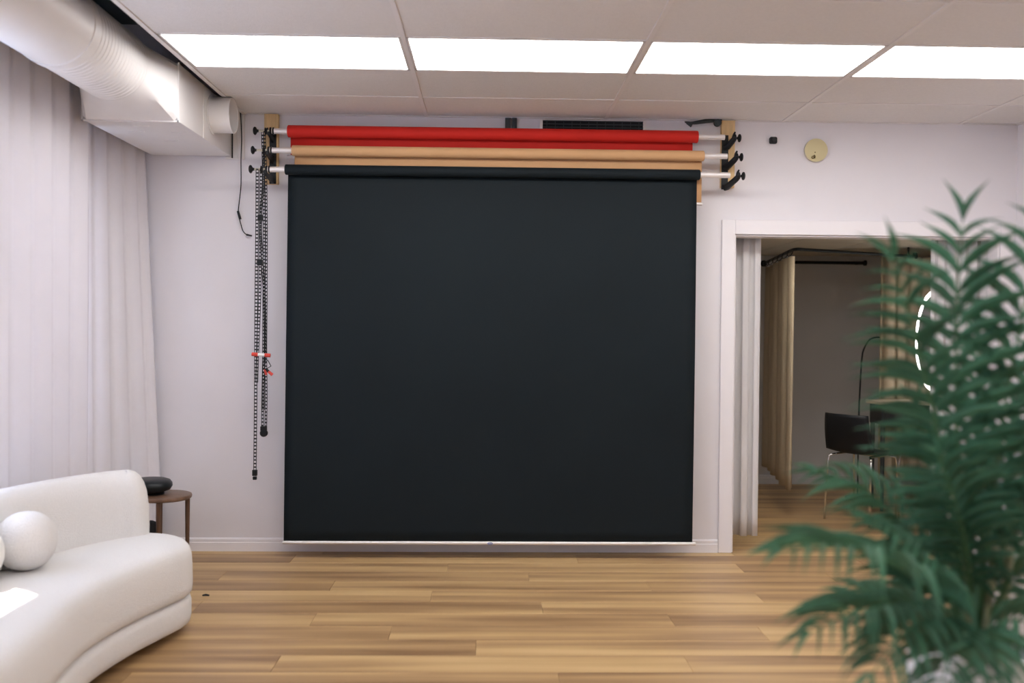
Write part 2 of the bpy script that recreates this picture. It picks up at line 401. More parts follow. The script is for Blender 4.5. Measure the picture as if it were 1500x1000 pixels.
bl = left + cap(cl[-1], t1, n1, 1) + right[::-1] + [p for p in cap(cl[0], t0, -n0, -1)]
A = sum(bl[i].x*bl[(i+1) % len(bl)].y-bl[(i+1) % len(bl)].x*bl[i].y for i in range(len(bl)))
if A < 0: bl = bl[::-1]
back = puff(bl, [(.0,.36),(-.006,.42),(-.008,.50),(-.004,.60),(.006,.68),(.02,.725),(.038,.757),(.06,.777),(.08,.785),(.095,.788)]).build('backrest', 'boucle', sofa); tri_top(back)
for x, y in ((-1.22,-1.86),(-1.25,-3.9),(-1.68,-3.7),(-1.66,-2.0)): MB().lathe([(.03,.0),(.03,.05)], (x,y,0), 'Z', 16).build('leg', 'black', sofa)
def ball(x, y, z, r, sq, label):
    m = MB(); prof = []
    for k in range(1, 20):
        a = -pi/2+pi*k/20; prof.append((r*cos(a)**.9, r*sq*sin(a)))
    m.lathe(prof, (x,y,z), 'Z', 36)
    return tag(m.build('ball_cushion', 'boucle', None, smooth=True), label, 'cushion', 'ball cushions on the sofa')
b1 = P(38,783,1,-2.34); ball(b1.x, b1.y, .592, .125, 1.0, 'round white boucle ball cushion resting against the sofa backrest')
b2 = P(-44,800,1,-2.60); ball(b2.x, b2.y, .592, .125, 1.0, 'white boucle ball cushion next to the one by the backrest end, farther along sofa')

# ------------------------------------------------------------------ side table with padded seat
tx, ty, tr = -1.60, -.47, .172
tz = .468
st = thing('side_table', (tx,ty,0), 'round dark walnut side table with slim legs behind the sofa', 'side table')
MB().lathe([(tr-.012,tz-.03),(tr-.003,tz-.024),(tr,tz-.012),(tr-.003,tz-.004),(tr-.012,tz)], (tx,ty,0), 'Z', 56).build('tabletop', 'walnut_top', st, smooth=SM)
for a in (3, 115, 185, 276):
    lx, ly = tx+(tr-.024)*cos(radians(a)), ty+(tr-.035)*sin(radians(a))
    MB().tube([(lx,ly,0),(lx,ly,tz-.028)], [.011,.015], 14).build('leg', 'walnut', st, smooth=SM)
bc = P(219,713,1,-.47)
cu = thing('padded_stool_seat', (bc.x,bc.y,tz), 'glossy black round padded seat lying on the walnut side table', 'stool seat')
MB().lathe([(.02,tz+.0145),(.09,tz+.016),(.125,tz+.028),(.138,tz+.05),(.136,tz+.068),(.124,tz+.085),(.10,tz+.094),(.05,tz+.097),(.01,tz+.0975)], (bc.x,bc.y,0), 'Z', 48).build('cushion_pad', 'leather', cu, smooth=True)
MB().lathe([(.06,tz+.0005),(.062,tz+.008),(.05,tz+.016)], (bc.x+.03,bc.y,0), 'Z', 28).build('mounting_plate', 'black', cu, smooth=SM)
bg = MB().lathe([(.05,0),(.06,.02),(.065,.10),(.06,.20),(.04,.255),(.02,.265)], (-1.74,-.31,0), 'Z', 24).build('black_bag', 'black_matte', None, smooth=True)
tag(bg, 'small black bag on the floor under the walnut side table', 'bag')

# ------------------------------------------------------------------ white curtains on left wall
def curtain(name, path, ztop, zbot, folds, amp, mt, parent=None, nu=None, nv=14, flare=None, seed=0, thick=.003):
    rr = random.Random(seed); pts = [Vector((*q, 0)) for q in path]
    seg = [0]
    for a, b in zip(pts, pts[1:]): seg.append(seg[-1]+(b-a).length)
    LN = seg[-1]
    def at(u):
        d = u*LN
        for i in range(len(pts)-1):
            if d <= seg[i+1]+1e-9: 
                k = (d-seg[i])/max(1e-9, seg[i+1]-seg[i]); t = (pts[i+1]-pts[i]).normalized(); return pts[i].lerp(pts[i+1], k), t
        return pts[-1], t
    ph = [rr.uniform(0, 6.28) for _ in range(6)]
    nu = nu or folds*14
    def fn(u, v):
        p, t = at(u); nn = Vector((t.y, -t.x, 0)); z = ztop+(zbot-ztop)*v
        uu = u + .012*sin(5*u+ph[0]) + .012*v*sin(9*u+ph[1])
        f = sin(2*pi*folds*uu+ph[2]+.35*v*sin(3*u+ph[4])); f = f+.10*sin(4*pi*folds*uu+ph[3])+.2*sin(2*pi*folds*.5*uu+ph[5])
        a = amp*(.75+.35*v*(.6+.4*sin(7*u+ph[1])))
        q = p + nn*(a*f*.75) + t*(amp*.35*sin(4*pi*folds*uu+ph[2]))
        if flare: q = q + Vector((*flare(u, v), 0))
        return (q.x, q.y, z)
    return MB().grid(fn, nu, nv).build(name, mt, parent, smooth=True, solid=thick)
CX = -1.945
t = thing('curtain_rail', (CX,-2.1,3.11), 'slim white curtain rail above the window under the duct', 'curtain rail')
MB().box((CX-.012,-4.25,3.10),(CX+.012,-.03,3.12)).build('track', 'trim', t)
for y in (-.3,-1.5,-2.8,-4.0): MB().box((LX,y-.012,3.12),(CX+.012,y+.012,3.135)).build('rail_bracket', 'trim', t)
c1 = curtain('window_curtain', [(CX+.035,-.05),(CX+.01,-.40),(CX-.02,-.94)], 3.10, .05, 5, .026, 'curtain_white', flare=lambda u,v: (.12*v*max(0,1-u*1.3)+.03*v, 0), seed=1)
tag(c1, 'white curtain panel hanging beside the back wall corner, behind the side table', 'curtain', 'white window curtains')
c2 = curtain('window_curtain', [(CX+.055,-.96),(CX+.03,-1.5),(CX,-2.25)], 3.10, .05, 6, .030, 'curtain_white', seed=5)
tag(c2, 'white curtain panel hanging behind the sofa backrest, overlapping the corner panel', 'curtain', 'white window curtains')
c3 = curtain('window_curtain', [(CX,-2.70),(CX,-3.9)], 3.10, .05, 8, .035, 'curtain_white', seed=9)
tag(c3, 'white curtain panel past the sunny gap, farthest from the backdrop wall', 'curtain', 'white window curtains')

# ------------------------------------------------------------------ air duct
DXc, DZc, DR = -1.58, 2.913, .192
BX0, BX1, BZ0, BZ1, BY = -1.845, -1.318, 2.672, 3.0, -1.09
du = thing('air_duct', (DXc,-2,2.7), 'white painted round air duct ending in a rectangular plenum box by the ceiling', 'air duct')
m = MB(); yj = -2.02
m.tube([(DXc,FY,DZc),(DXc,yj,DZc)], DR+.004, 48).build('round_pipe', 'duct', du, smooth=SM)
prof = []
y = yj
ys = -1.36
while y < ys:
    prof += [(DR,y),(DR,y+.026),(DR+.0035,y+.030),(DR+.0035,y+.034)]; y += .038
prof.append((DR, ys))
m = MB().lathe(prof, (DXc,0,DZc), 'Y', 56); m.build('ribbed_pipe', 'duct', du, smooth=radians(25))
MB().lathe([(DR+.005,yj-.03),(DR+.009,yj-.028),(DR+.009,yj+.028),(DR+.005,yj+.03)], (DXc,0,DZc), 'Y', 56).build('coupling', 'duct', du, smooth=SM)
# transition round -> rectangle
n = 64; vs = []; K = 8
for k in range(K+1):
    s = k/K; y = ys+(BY-ys)*s
    for i in range(n):
        a = 2*pi*i/n; c_, s_ = cos(a), sin(a)
        cp = Vector((DXc+DR*c_, 0, DZc+DR*s_))
        hx, hz = (BX1-BX0)/2, (BZ1-BZ0)/2
        sc = 1/max(abs(c_)/hx, abs(s_)/hz); rp = Vector(((BX0+BX1)/2+c_*sc, 0, (BZ0+BZ1)/2+s_*sc))
        q = cp.lerp(rp, s); vs.append((q.x, y, q.z))
fs = [(k*n+i, k*n+(i+1) % n, (k+1)*n+(i+1) % n, (k+1)*n+i) for k in range(K) for i in range(n)]
MB().add(vs, fs).build('transition', 'duct', du, smooth=radians(30))
MB().box((BX0,BY+.006,BZ0),(BX1,-.012,BZ1)).build('plenum_box', 'duct', du, bevel=.003)
m = MB(); 
for a, b in (((BX0-.006,BY-.006,BZ0-.006),(BX1+.006,BY+.008,BZ0+.004)), ((BX1-.002,BY-.006,BZ0-.006),(BX1+.007,BY+.008,BZ1)), ((BX0-.007,BY-.006,BZ0-.006),(BX0+.002,BY+.008,BZ1))): m.box(a, b)
m.build('seam_flange', 'duct', du)
m = MB().box((BX1-.002,-.62,BZ0),(BX1+.004,-.61,BZ1)); m.build('side_seam', 'duct', du)
for (x, y) in ((-1.70,-.80),(-1.58,-.55),(-1.45,-.80),(-1.62,-.95)): MB().box((x,y,BZ0-.002),(x+.09,y+.006,BZ0+.002)).build('clip', 'duct', du)
sc_ = P(318,168,0,BX1); sy, sz = -.43, 2.855; sr = .112
m = MB().lathe([(sr-.006,BX1+.002),(sr-.006,BX1+.132),(sr,BX1+.134),(sr,BX1),], (0,sy,sz), 'X', 40, cap=False); cs = m.build('collar', 'duct', du, smooth=SM)
MB().lathe([(sr-.01,BX1+.004),(.002,BX1+.006)], (0,sy,sz), 'X', 40, cap=False).build('damper', 'duct_inside', cs)
MB().lathe([(sr,BX1),(sr+.012,BX1+.001),(sr+.012,BX1+.006),(sr,BX1+.008)], (0,sy,sz), 'X', 40, cap=False).build('collar_ring', 'duct', cs)
MB().box((BX1-.03,-.012,BZ0-.02),(BX1+.095,-.002,BZ1+.0)).build('wall_flange', 'tbar', du)
for dx_, mt_ in ((.010,'black_matte'),(.040,'alu'),(.072,'alu')): MB().box((BX1+dx_,-.020,BZ0-.012),(BX1+dx_+.008,-.012,ZC)).build('flange_rib', mt_, du)
MB().box((DXc+.05,-2.33,DZc+DR-.02),(DXc+.056,-2.30,ZT)).build('hanger_strap', 'alu', du)

# ------------------------------------------------------------------ hanging cable
q = [P(352,160,1,-.05), P(354,200,1,-.05), P(353,232,1,-.045), P(353,270,1,-.03), P(350,300,1,-.02), P(349,312,1,-.02), P(352,325,1,-.02), P(356,338,1,-.02), P(362,344,1,-.02), P(367,345,1,-.02)]
cb = thing('hanging_cable', q[0], 'thin black cable dangling on the wall below the plenum box', 'cable')
MB().tube(smooth_open([tuple(k) for k in q], 40), .0035, 6).build('wire', 'black', cb, smooth=True)
MB().tube([P(348.5,309,1,-.02),P(352,321,1,-.02)], [.008,.009], 10).build('inline_plug', 'black', cb, smooth=SM)
MB().tube([P(361,343.6,1,-.02),P(369,345.3,1,-.02)], [.007,.005], 10).build('end_plug', 'black', cb, smooth=SM)

# ------------------------------------------------------------------ backdrop system
def board(name, xa, xb, zb, label):
    t = MB().box((xa,-.038,zb),(xb,0,ZC-.004)).build(name, 'pine', None, bevel=.002)
    return tag(t, label, 'wooden board', 'boards holding the backdrop brackets')
LBx0, LBx1 = -1.086, -.992; RBx0, RBx1 = 2.008, 2.100
board('mounting_board', LBx0, LBx1, 2.485, 'pale pine board on wall behind the chain side bracket of the backdrop')
board('mounting_board', RBx0, RBx1, 2.500, 'pale pine board on wall behind the bracket nearer the doorway')
ROLLS = []   # name, centre Y, left px, right px, top/bottom px left, material
def zat(x, y, Y): return P(x, y, 1, Y).z
specs = [('red', -.125, (422,1022), 192.5, 200.3, .0405, 'paper_red', 'bright red paper backdrop rolled up on the top tube'),
         ('tan', -.180, (428,1031), 221, 228, .0345, 'paper_tan', 'tan beige paper backdrop rolled on the middle tube'),
         ('black', -.235, (418,1025), 248.4, 256, .0340, 'paper_black', 'large charcoal black paper backdrop rolled down to the floor')]
for nm, Y, (xl, xr), yl, yr, r, mt, lab in specs:
    a = P(xl, yl, 1, Y); b = P(xr, yr, 1, Y); z = (a.z+b.z)/2; x0, x1 = a.x, b.x
    t = thing('paper_backdrop', ((x0+x1)/2, Y, z), lab, 'backdrop', 'paper backdrops on the wall brackets')
    MB().lathe([(r*.75,x0-.0),(r-.003,x0),(r,x0+.004),(r,x1-.004),(r-.003,x1),(r*.75,x1)], (0,Y,z), 'X', 48).build('paper_roll', mt, t, smooth=SM)
    tx0, tx1 = -1.015, 1.995-Y*.1
    MB().lathe([(.016,tx0),(.0185,tx0+.001),(.0185,tx1-.001),(.016,tx1)], (0,Y,z), 'X', 28).build('core_tube', 'alu_white', t, smooth=SM)
    ROLLS.append((nm, Y, x0, x1, z, r, mt, t))
    # chain-side plug: clamp rings, spindle, knob
    for dx in (0,.018): MB().lathe([(.022,tx0-.012+dx),(.025,tx0-.010+dx),(.025,tx0-.004+dx),(.022,tx0-.002+dx)], (0,Y,z), 'X', 24).build('clamp_ring', 'black', t, smooth=SM)
    pl = MB().lathe([(.0075,tx0-.095),(.0075,tx0-.06),(.009,tx0-.058),(.009,tx0-.012)], (0,Y,z), 'X', 16).build('spindle', 'ivory', t, smooth=SM)
    MB().lathe([(.008,tx0-.085),(.010,tx0-.094),(.013,tx0-.098),(.024,tx0-.104),(.027,tx0-.108),(.027,tx0-.114),(.020,tx0-.120),(.008,tx0-.121)], (0,Y,z), 'X', 24).build('knob', 'black', t, smooth=SM)
    MB().lathe([(.018,tx0-.046),(.026,tx0-.045),(.021,tx0-.040),(.021,tx0-.034),(.026,tx0-.029),(.018,tx0-.028)], (0,Y+.010,z), 'X', 24).build('chain_wheel', 'black', t, smooth=SM)
    # hanging sheet from the back of the roll
    if nm == 'black': zb, in0, in1 = .105, .012, .012
    elif nm == 'tan': zb, in0, in1 = zat(1027,299,-.14), .010, .006
    else: zb, in0, in1 = zat(421,229.5,-.085)-.0, .010, .026
    Yb = Y+r-.004
    def sh(u, v, x0=x0+in0, x1=x1-in1, z=z, zb=zb, Yb=Yb, nm=nm):
        zz = z+(zb-z)*v; yy = Yb
        if nm == 'black': yy += .004*sin(3.1*u+2)*sin(pi*v) + .003*sin(9*u+4*v)*v*(1-v)*2 - .006*sin(pi*v)
        return (x0+(x1-x0)*u + (-.012*v*(1-u) - .004*v if nm == 'black' else 0), yy, zz)
    MB().grid(sh, 40 if nm == 'black' else 12, 30 if nm == 'black' else 3).build('paper_sheet', mt, t, smooth=True, solid=.0012)
    bx0, bx1 = x0-.006, x1+.004
    if nm == 'black': bx0, bx1 = P(414,795,1,Yb).x, P(1019,797,1,Yb).x
    if nm == 'tan': bx0, bx1 = x0+.0, P(1028.5,299,1,Yb).x
    if nm == 'red': bx0, bx1 = P(420.5,229.5,1,Yb).x, x1-.02
    br = .0115
    bar = MB().lathe([(br*.7,bx0),(br,bx0+.002),(br,bx1-.002),(br*.7,bx1)], (0,Yb,zb), 'X', 20).build('bottom_bar', 'alu_white', t, smooth=SM)
    if nm == 'black':
        lc = P(718,795,1,Yb-br)
        mm = MB(); nn = 24
        for ra, rb, yy in ((.017,.0085,-.0012),):
            vs = []
            for k in range(nn):
                c_, s_ = cos(2*pi*k/nn), sin(2*pi*k/nn)
                vs += [(lc.x+ra*c_, Yb-br-.0010, zb+rb*s_), (lc.x+ra*.72*c_, Yb-br-.0014, zb+rb*.62*s_)]
            mm.add(vs, [(2*k,2*((k+1) % nn),2*((k+1) % nn)+1,2*k+1) for k in range(nn)])
        mm.box((lc.x-.009,Yb-br-.0014,zb-.0014),(lc.x+.009,Yb-br-.0006,zb+.0014))
        mm.build('oval_logo', 'blue_print', bar)
        for px in (443,525,626): 
            pass
# triple hook brackets
def hook_bracket(xc, side, label):
    t = thing('hook_bracket', (xc,-.04,2.7), label, 'bracket', 'triple hook brackets')
    zlo, zhi = ROLLS[2][4]-.065, ROLLS[0][4]+.0
    MB().box((xc-.022,-.052,zlo),(xc+.022,-.0385,zhi+.03)).build('back_plate', 'black', t, bevel=.002)
    for nm, Y, x0, x1, z, r, mt, _ in ROLLS:
        s = side; hx = xc+s*(.045 if s > 0 else .0)
        m = MB()
        if s > 0: m.tube([(xc-.004,-.055,z-.055),(xc+.012,-.07,z-.052),(hx-.012,Y+.01,z-.022),(hx,Y,z-.006)], [.022,.022,.020,.017], 10)
        else:
            m.prism([(-.05,z-.065),(-.05,z-.025),(Y,z-.020),(Y-.022,z-.026),(Y-.028,z-.008),(Y-.034,z-.010),(Y-.032,z-.034),(Y-.01,z-.040)], hx-.008, hx+.008, lambda y, zz, xx: (xx, y, zz))
        ar = m.build('hook_arm', 'black', t, smooth=SM)
        if s > 0:
            MB().lathe([(.018,hx-.014),(.021,hx-.012),(.021,hx+.006),(.014,hx+.010)], (0,Y,z), 'X', 24).build('tube_cap', 'black', ar, smooth=SM)
            MB().lathe([(.008,hx+.008),(.008,hx+.016),(.010,hx+.019),(.010,hx+.022),(.023,hx+.025),(.027,hx+.029),(.027,hx+.036),(.020,hx+.041),(.008,hx+.042)], (0,Y,z-.004), 'X', 24).build('knob', 'black', ar, smooth=SM)
            MB().tube([(hx,Y,z),(hx-.006,Y-.006,z+.020),(hx+.001,Y-.008,z+.036)], [.012,.009,.005], 10).build('lever', 'black', ar, smooth=SM)
hook_bracket(-1.025, -1, 'black triple hook bracket on the pine board by the hanging chains')
hook_bracket(2.030, 1, 'black triple hook bracket with round knobs on the pine board near doorway')

# pull chains: ladder-like plastic chains
def ladder(m, pts, wd=.012, pitch=.0235, wdir=Vector((1,0,0)), rr_=.0024):
    pts = smooth_open([tuple(q) for q in pts], 60)
    L = [q-wdir*(wd/2) for q in pts]; R2 = [q+wdir*(wd/2) for q in pts]
    m.tube(L, rr_, 5); m.tube(R2, rr_, 5)
    acc = 0
    for a, b in zip(pts, pts[1:]):
        d = (b-a).length; 
        while acc < d:
            p = a.lerp(b, acc/d); m.box((p.x-wd/2,p.y-.004,p.z-.0042),(p.x+wd/2,p.y+.004,p.z+.0042)); acc += pitch
        acc -= d
def strand(t, pxs, wd):
    m = MB(); ladder(m, [P(x, y, 1, Y) for x, y, Y in pxs], wd); o = m.build('link_strand', 'black', t); return o
ch = thing('pull_chain', P(378,480,1,-.235), 'longest black ladder link chain, hanging down lowest with a clip', 'chain', 'pull chains of the backdrops')
strand(ch, [(377.0,248,-.24),(376.5,330,-.24),(375.5,430,-.23),(374.8,515,-.21),(374.4,600,-.20),(373.4,690,-.19)], .017)
strand(ch, [(382.5,248,-.25),(381.6,330,-.25),(380.5,430,-.245),(377.5,512,-.225),(376,560,-.215)], .015)
c_ = P(373.3,694,1,-.19)
w1 = MB().box((c_.x-.016,c_.y-.012,c_.z-.012),(c_.x+.016,c_.y+.012,c_.z+.028)).build('clip', 'black', ch, bevel=.004)
MB().box((c_.x-.013,c_.y-.010,c_.z-.038),(c_.x+.013,c_.y+.010,c_.z-.016)).build('clip_tail', 'black', w1, bevel=.004)
ch2 = thing('pull_chain', P(387,420,1,-.14), 'black ladder link chain from the red roll with round weight at bottom', 'chain', 'pull chains of the backdrops')
strand(ch2, [(384.5,193,-.12),(386,260,-.12),(387,340,-.12),(386.5,430,-.12),(386,520,-.13),(385,580,-.13),(384.5,626,-.13)], .013)
strand(ch2, [(387.5,193,-.14),(389.5,260,-.13),(390.3,340,-.125),(390,430,-.125),(389.5,520,-.13),(390,580,-.13),(389.3,626,-.13)], .012)
c_ = P(386.5,634,1,-.13)
w2 = MB().lathe([(.006,-.018),(.02,-.016),(.0255,-.008),(.0255,.008),(.02,.016),(.006,.018)], c_, 'Y', 28).build('round_weight', 'black', ch2, smooth=SM)
MB().box((c_.x-.022,c_.y-.012,c_.z+.015),(c_.x+.020,c_.y+.012,c_.z+.045)).build('weight_neck', 'black', w2, bevel=.003)
ch3 = thing('pull_chain', P(386,300,1,-.18), 'black ladder link chain from the tan roll, twisted in the middle of bundle', 'chain', 'pull chains of the backdrops')
strand(ch3, [(387.0,222,-.175),(385.0,280,-.20),(381.5,320,-.215),(384.0,380,-.20),(387.5,440,-.17),(388.2,515,-.165),(386.2,545,-.16),(385.8,600,-.155)], .013)
for x, y in ((381.5,319),(380.5,384)):
    p = P(x, y, 1, -.26); MB().box((p.x-.017,p.y-.014,p.z-.020),(p.x+.017,p.y+.014,p.z+.020)).build('chain_joiner', 'black', ch3, bevel=.005)
# clamps on the chains
p0, p1 = P(369,518.5,1,-.265), P(396,520.5,1,-.265)
cl1 = thing('spring_clamp', (p0+p1)/2, 'white clip with red ends clamped across the hanging chains', 'clamp')
dv = p1-p0
MB().tube([p0+dv*.30,p1-dv*.28], .0105, 12).build('clip_bar', 'white_plastic', cl1, smooth=SM)
for s, e in ((0,.33),(.70,1)): MB().tube([p0+dv*s,p0+dv*e], .0125, 12).build('clip_end', 'red_plastic', cl1, smooth=SM)
p0, p1 = P(389,540,1,-.20), P(399,549,1,-.20)
cl2 = thing('spring_clamp', p0, 'small black spring clamp with red tips pinching a chain', 'clamp')
MB().tube([p0,p0.lerp(p1,.5)], .009, 10).build('jaw', 'black', cl2, smooth=SM)
MB().tube([p0.lerp(p1,.45),p1], [.009,.011], 10).build('red_tip', 'red_plastic', cl2, smooth=SM)
MB().tube([P(388,541,1,-.20),P(390,549,1,-.205)], .008, 10).build('red_tip', 'red_plastic', cl2, smooth=SM)
MB().tube([P(389,541,1,-.20),P(397,536,1,-.20),P(392,527,1,-.20),P(389,531,1,-.20)], .003, 8).build('wire_grip', 'black', cl2, smooth=SM)

# ------------------------------------------------------------------ things high on the back wall
a, b = P(795,173,1,-.01), P(942,191,1,-.01)
gr = thing('vent_grille', ((a.x+b.x)/2,0,b.z), 'dark metal vent grille on the wall above the red roll', 'vent')
m = MB(); z1, z0 = ZC-.004, b.z-.03
for p, q in (((a.x,-.014,z1-.010),(b.x,0,z1)), ((a.x,-.014,z0),(b.x,0,z0+.012)), ((a.x-.02,-.014,z0),(a.x,0,z1)), ((b.x,-.014,z0),(b.x+.02,0,z1))): m.box(p, q)
m.build('grille_frame', 'alu', gr)
MB().box((a.x,-.003,z0+.012),(b.x,-.0005,z1-.010)).build('grille_back', 'gap_black', gr)
for k in range(4):
    z = z0+.02+k*.022; MB().box((a.x,-.011,z),(b.x,-.006,z+.006)).build('slat', 'grille', gr)
for k in range(12):
    x = a.x+(k+.5)*(b.x-a.x)/12; MB().box((x-.002,-.012,z0+.012),(x+.002,-.010,z1-.01)).build('bar', 'grille', gr)
for k, (xa, xb) in enumerate(((740,748),(750,757))):
    a = P(xa,175,1,-.01); b = P(xb,192,1,-.01)
    if k == 0: wb = thing('wall_clip', (a.x,0,b.z), 'small dark metal clip on wall above the red roll, beside vent', 'clip')
    MB().box((a.x,-.022,b.z),(b.x,0,ZC-.003)).build('clip_leaf', 'grille', wb, bevel=.002)
p = [P(1006,181,1,-.03), P(1020,179.5,1,-.03), P(1040,176.5,1,-.03), P(1057,175.5,1,-.03)]
arm = thing('swivel_mount', p[2], 'black pivoting arm fixed under the ceiling next to the bracket board', 'mount')
MB().tube(p, [.006,.012,.016,.010], 10).build('arm', 'grille', arm, smooth=SM)
c_ = P(1051,180,1,-.045); MB().lathe([(.01,-.016),(.024,-.014),(.024,.014),(.01,.016)], c_, 'Y', 24).build('pivot_disc', 'grille', arm, smooth=SM)
a = P(1003,179,1,-.03); 
m = MB().prism([(a.x,a.z+.004),(a.x+.058,a.z-.002),(a.x+.044,a.z-.032)], -.045, -.018, lambda x, z, y: (x, y, z)); m.build('tip', 'grille', arm)
# black cube sensor and round detector
p = P(1131.5,206,1,0)
sn = thing('wall_sensor', (p.x,0,p.z), 'small black rounded sensor on the white wall near bracket', 'sensor')
MB().box((p.x-.026,-.035,p.z-.025),(p.x+.026,0,p.z+.022)).build('sensor_body', 'black', sn, bevel=.012, seg=4)
MB().lathe([(.012,-.039),(.014,-.034)], (p.x,0,p.z), 'Y', 20).build('lens', 'black_matte', sn)
MB().box((p.x-.014,-.012,p.z+.022),(p.x+.014,0,p.z+.040)).build('bracket_tab', 'trim', sn, bevel=.003)
p = P(1193.5,221,1,0)
dt = thing('smoke_detector', (p.x,0,p.z), 'round yellowed disc detector mounted high on the white wall', 'detector')
MB().lathe([(.077,-.028),(.079,-.03),(.06,-.034),(.01,-.035),], (p.x,0,p.z), 'Y', 48).build('disc', 'detector', dt, smooth=SM)
MB().lathe([(.072,0),(.078,-.006),(.079,-.029)], (p.x,0,p.z), 'Y', 48).build('rim', 'ivory', dt, smooth=SM)
q = P(1192.5,229.5,1,-.036); m = MB()
ring = [(q.x-.008+.008*cos(k/10*2*pi), -.0365, q.z-.004+.008*sin(k/10*2*pi)) for k in range(11)]
m.tube(ring, .003, 6); m.tube([(q.x-.002,-.0365,q.z+.012),(q.x+.006,-.0365,q.z+.004),(q.x+.004,-.0365,q.z-.010)], .0045, 6)
m.build('stamp_mark', 'detector_mark', dt)
q = P(1194,223,1,-.036); MB().lathe([(.004,-.037),(.004,-.034)], (q.x,0,q.z), 'Y', 12).build('test_button', 'detector_mark', dt)
# small nail-like scrap on the floor
p = P(301,873,2,0)
sc2 = MB().tube([(p.x-.018,p.y,.005),(p.x,p.y+.006,.007),(p.x+.02,p.y+.002,.005)], [.004,.006,.004], 8).build('scrap', 'black_matte')
tag(sc2, 'tiny black scrap lying on the wood floor by the sofa', 'scrap')

# ------------------------------------------------------------------ doorway curtains
dr = thing('curtain_rod', (3,WT+.06,2.24), 'white rod behind the doorway head carrying white curtains', 'curtain rod')
MB().tube([(DX0-.15,WT+.07,2.235),(DX1+.2,WT+.07,2.235)], .012, 12).build('rod', 'trim', dr, smooth=SM)
for x in (DX0-.14, DX1+.19): MB().box((x-.01,WT,2.215),(x+.01,WT+.085,2.180)).build('rod_bracket', 'trim', dr)
zb = P(1112,784,1,.2).z
e1 = P(1112,600,1,.2).x
cA = curtain('doorway_curtain', [(DX0-.10,WT+.05),(DX0+.06,WT+.07),(e1,WT+.07)], 2.23, zb, 4, .030, 'curtain_door', seed=21)
tag(cA, 'white curtain drawn to the doorway jamb nearest the black backdrop', 'curtain', 'white doorway curtains')
e2 = P(1360,600,1,.2).x
cB = curtain('doorway_curtain', [(e2,WT+.07),(DX1+.15,WT+.07)], 2.23, zb, 7, .034, 'curtain_door', seed=22)
tag(cB, 'white curtain drawn to the doorway jamb behind the palm', 'curtain', 'white doorway curtains')

# ------------------------------------------------------------------ changing room
rz = 2.2
ra = P(1122,385,2,rz); rb = P(1163,364.5,2,rz); rc = P(1342,370,1,1.87); rc.z = rz
ra.y = min(ra.y, IY)
rl = thing('curved_curtain_rod', rb, 'black curved curtain rod of the changing corner with rings', 'curtain rod')
pts = [Vector((ra.x, IY, rz)), ra.lerp(rb,.5), ra.lerp(rb,.86), rb+Vector((.03,.03,0)), rb.lerp(rc,.10), rb.lerp(rc,.5), rc]
MB().tube(smooth_open([tuple(q) for q in pts], 48), .013, 10).build('rod', 'black', rl, smooth=True)
MB().lathe([(.032,-.012),(.032,0)], (ra.x,IY,rz), 'Y', 20).build('wall_flange', 'black', rl)
MB().lathe([(.034,-.02),(.034,0)], rc, 'X', 20).build('end_flange', 'black', rl)
MB().tube([rc+Vector((-.07,0,0)), rc+Vector((-.07,0,IZ-rz))], .009, 8).build('ceiling_support', 'black', rl)
for k in range(6):
    q = Vector((ra.x, IY, rz)).lerp(rb, .12+k*.155)
    ringp = [q+Vector((0.012*sin(2*pi*j/14),.006*cos(2*pi*j/14),0))*1+Vector((.022*cos(2*pi*j/14),0,.030*sin(2*pi*j/14)-.016)) for j in range(15)]
    MB().tube(ringp, .003, 6).build('ring', 'black', rl, smooth=True)
d0, d1 = P(1160,384,1,IY-.10), P(1267,384,1,IY-.10); rz2 = d0.z
hr = thing('hanging_rail', d0, 'straight black hanging rail along the changing room wall', 'rail')
MB().tube([(3.30,IY-.10,rz2),(d1.x,IY-.10,rz2)], .016, 12).build('rail', 'black', hr, smooth=SM)
MB().lathe([(.028,-.008),(.028,.012)], (d1.x,IY-.10,rz2), 'X', 20).build('end_cap', 'black', hr)
for x in (3.34, d1.x-.05): MB().box((x-.012,IY-.10,rz2-.012),(x+.012,IY,rz2+.012)).build('rail_bracket', 'black', hr)
cz = P(1172,719,1,rb.y).z
cC = curtain('changing_curtain', [(rb.x-.0,rb.y+.02),((ra.x+rb.x)/2,(IY+rb.y)/2),(ra.x,IY-.12)], rz-.055, cz, 6, .045, 'curtain_linen', seed=31)
tag(cC, 'beige linen curtain gathered on the curved rod against far wall', 'curtain', 'beige changing room curtains')
s0 = P(1290,480,1,1.86); s1 = P(1352,480,1,1.86)
cD = curtain('changing_curtain', [(s0.x,1.87),(s1.x+.25,1.87)], rz-.010, cz, 6, .040, 'curtain_linen', seed=32)
tag(cD, 'beige linen curtain hanging behind the vanity, lit by glowing mirror', 'curtain', 'beige changing room curtains')
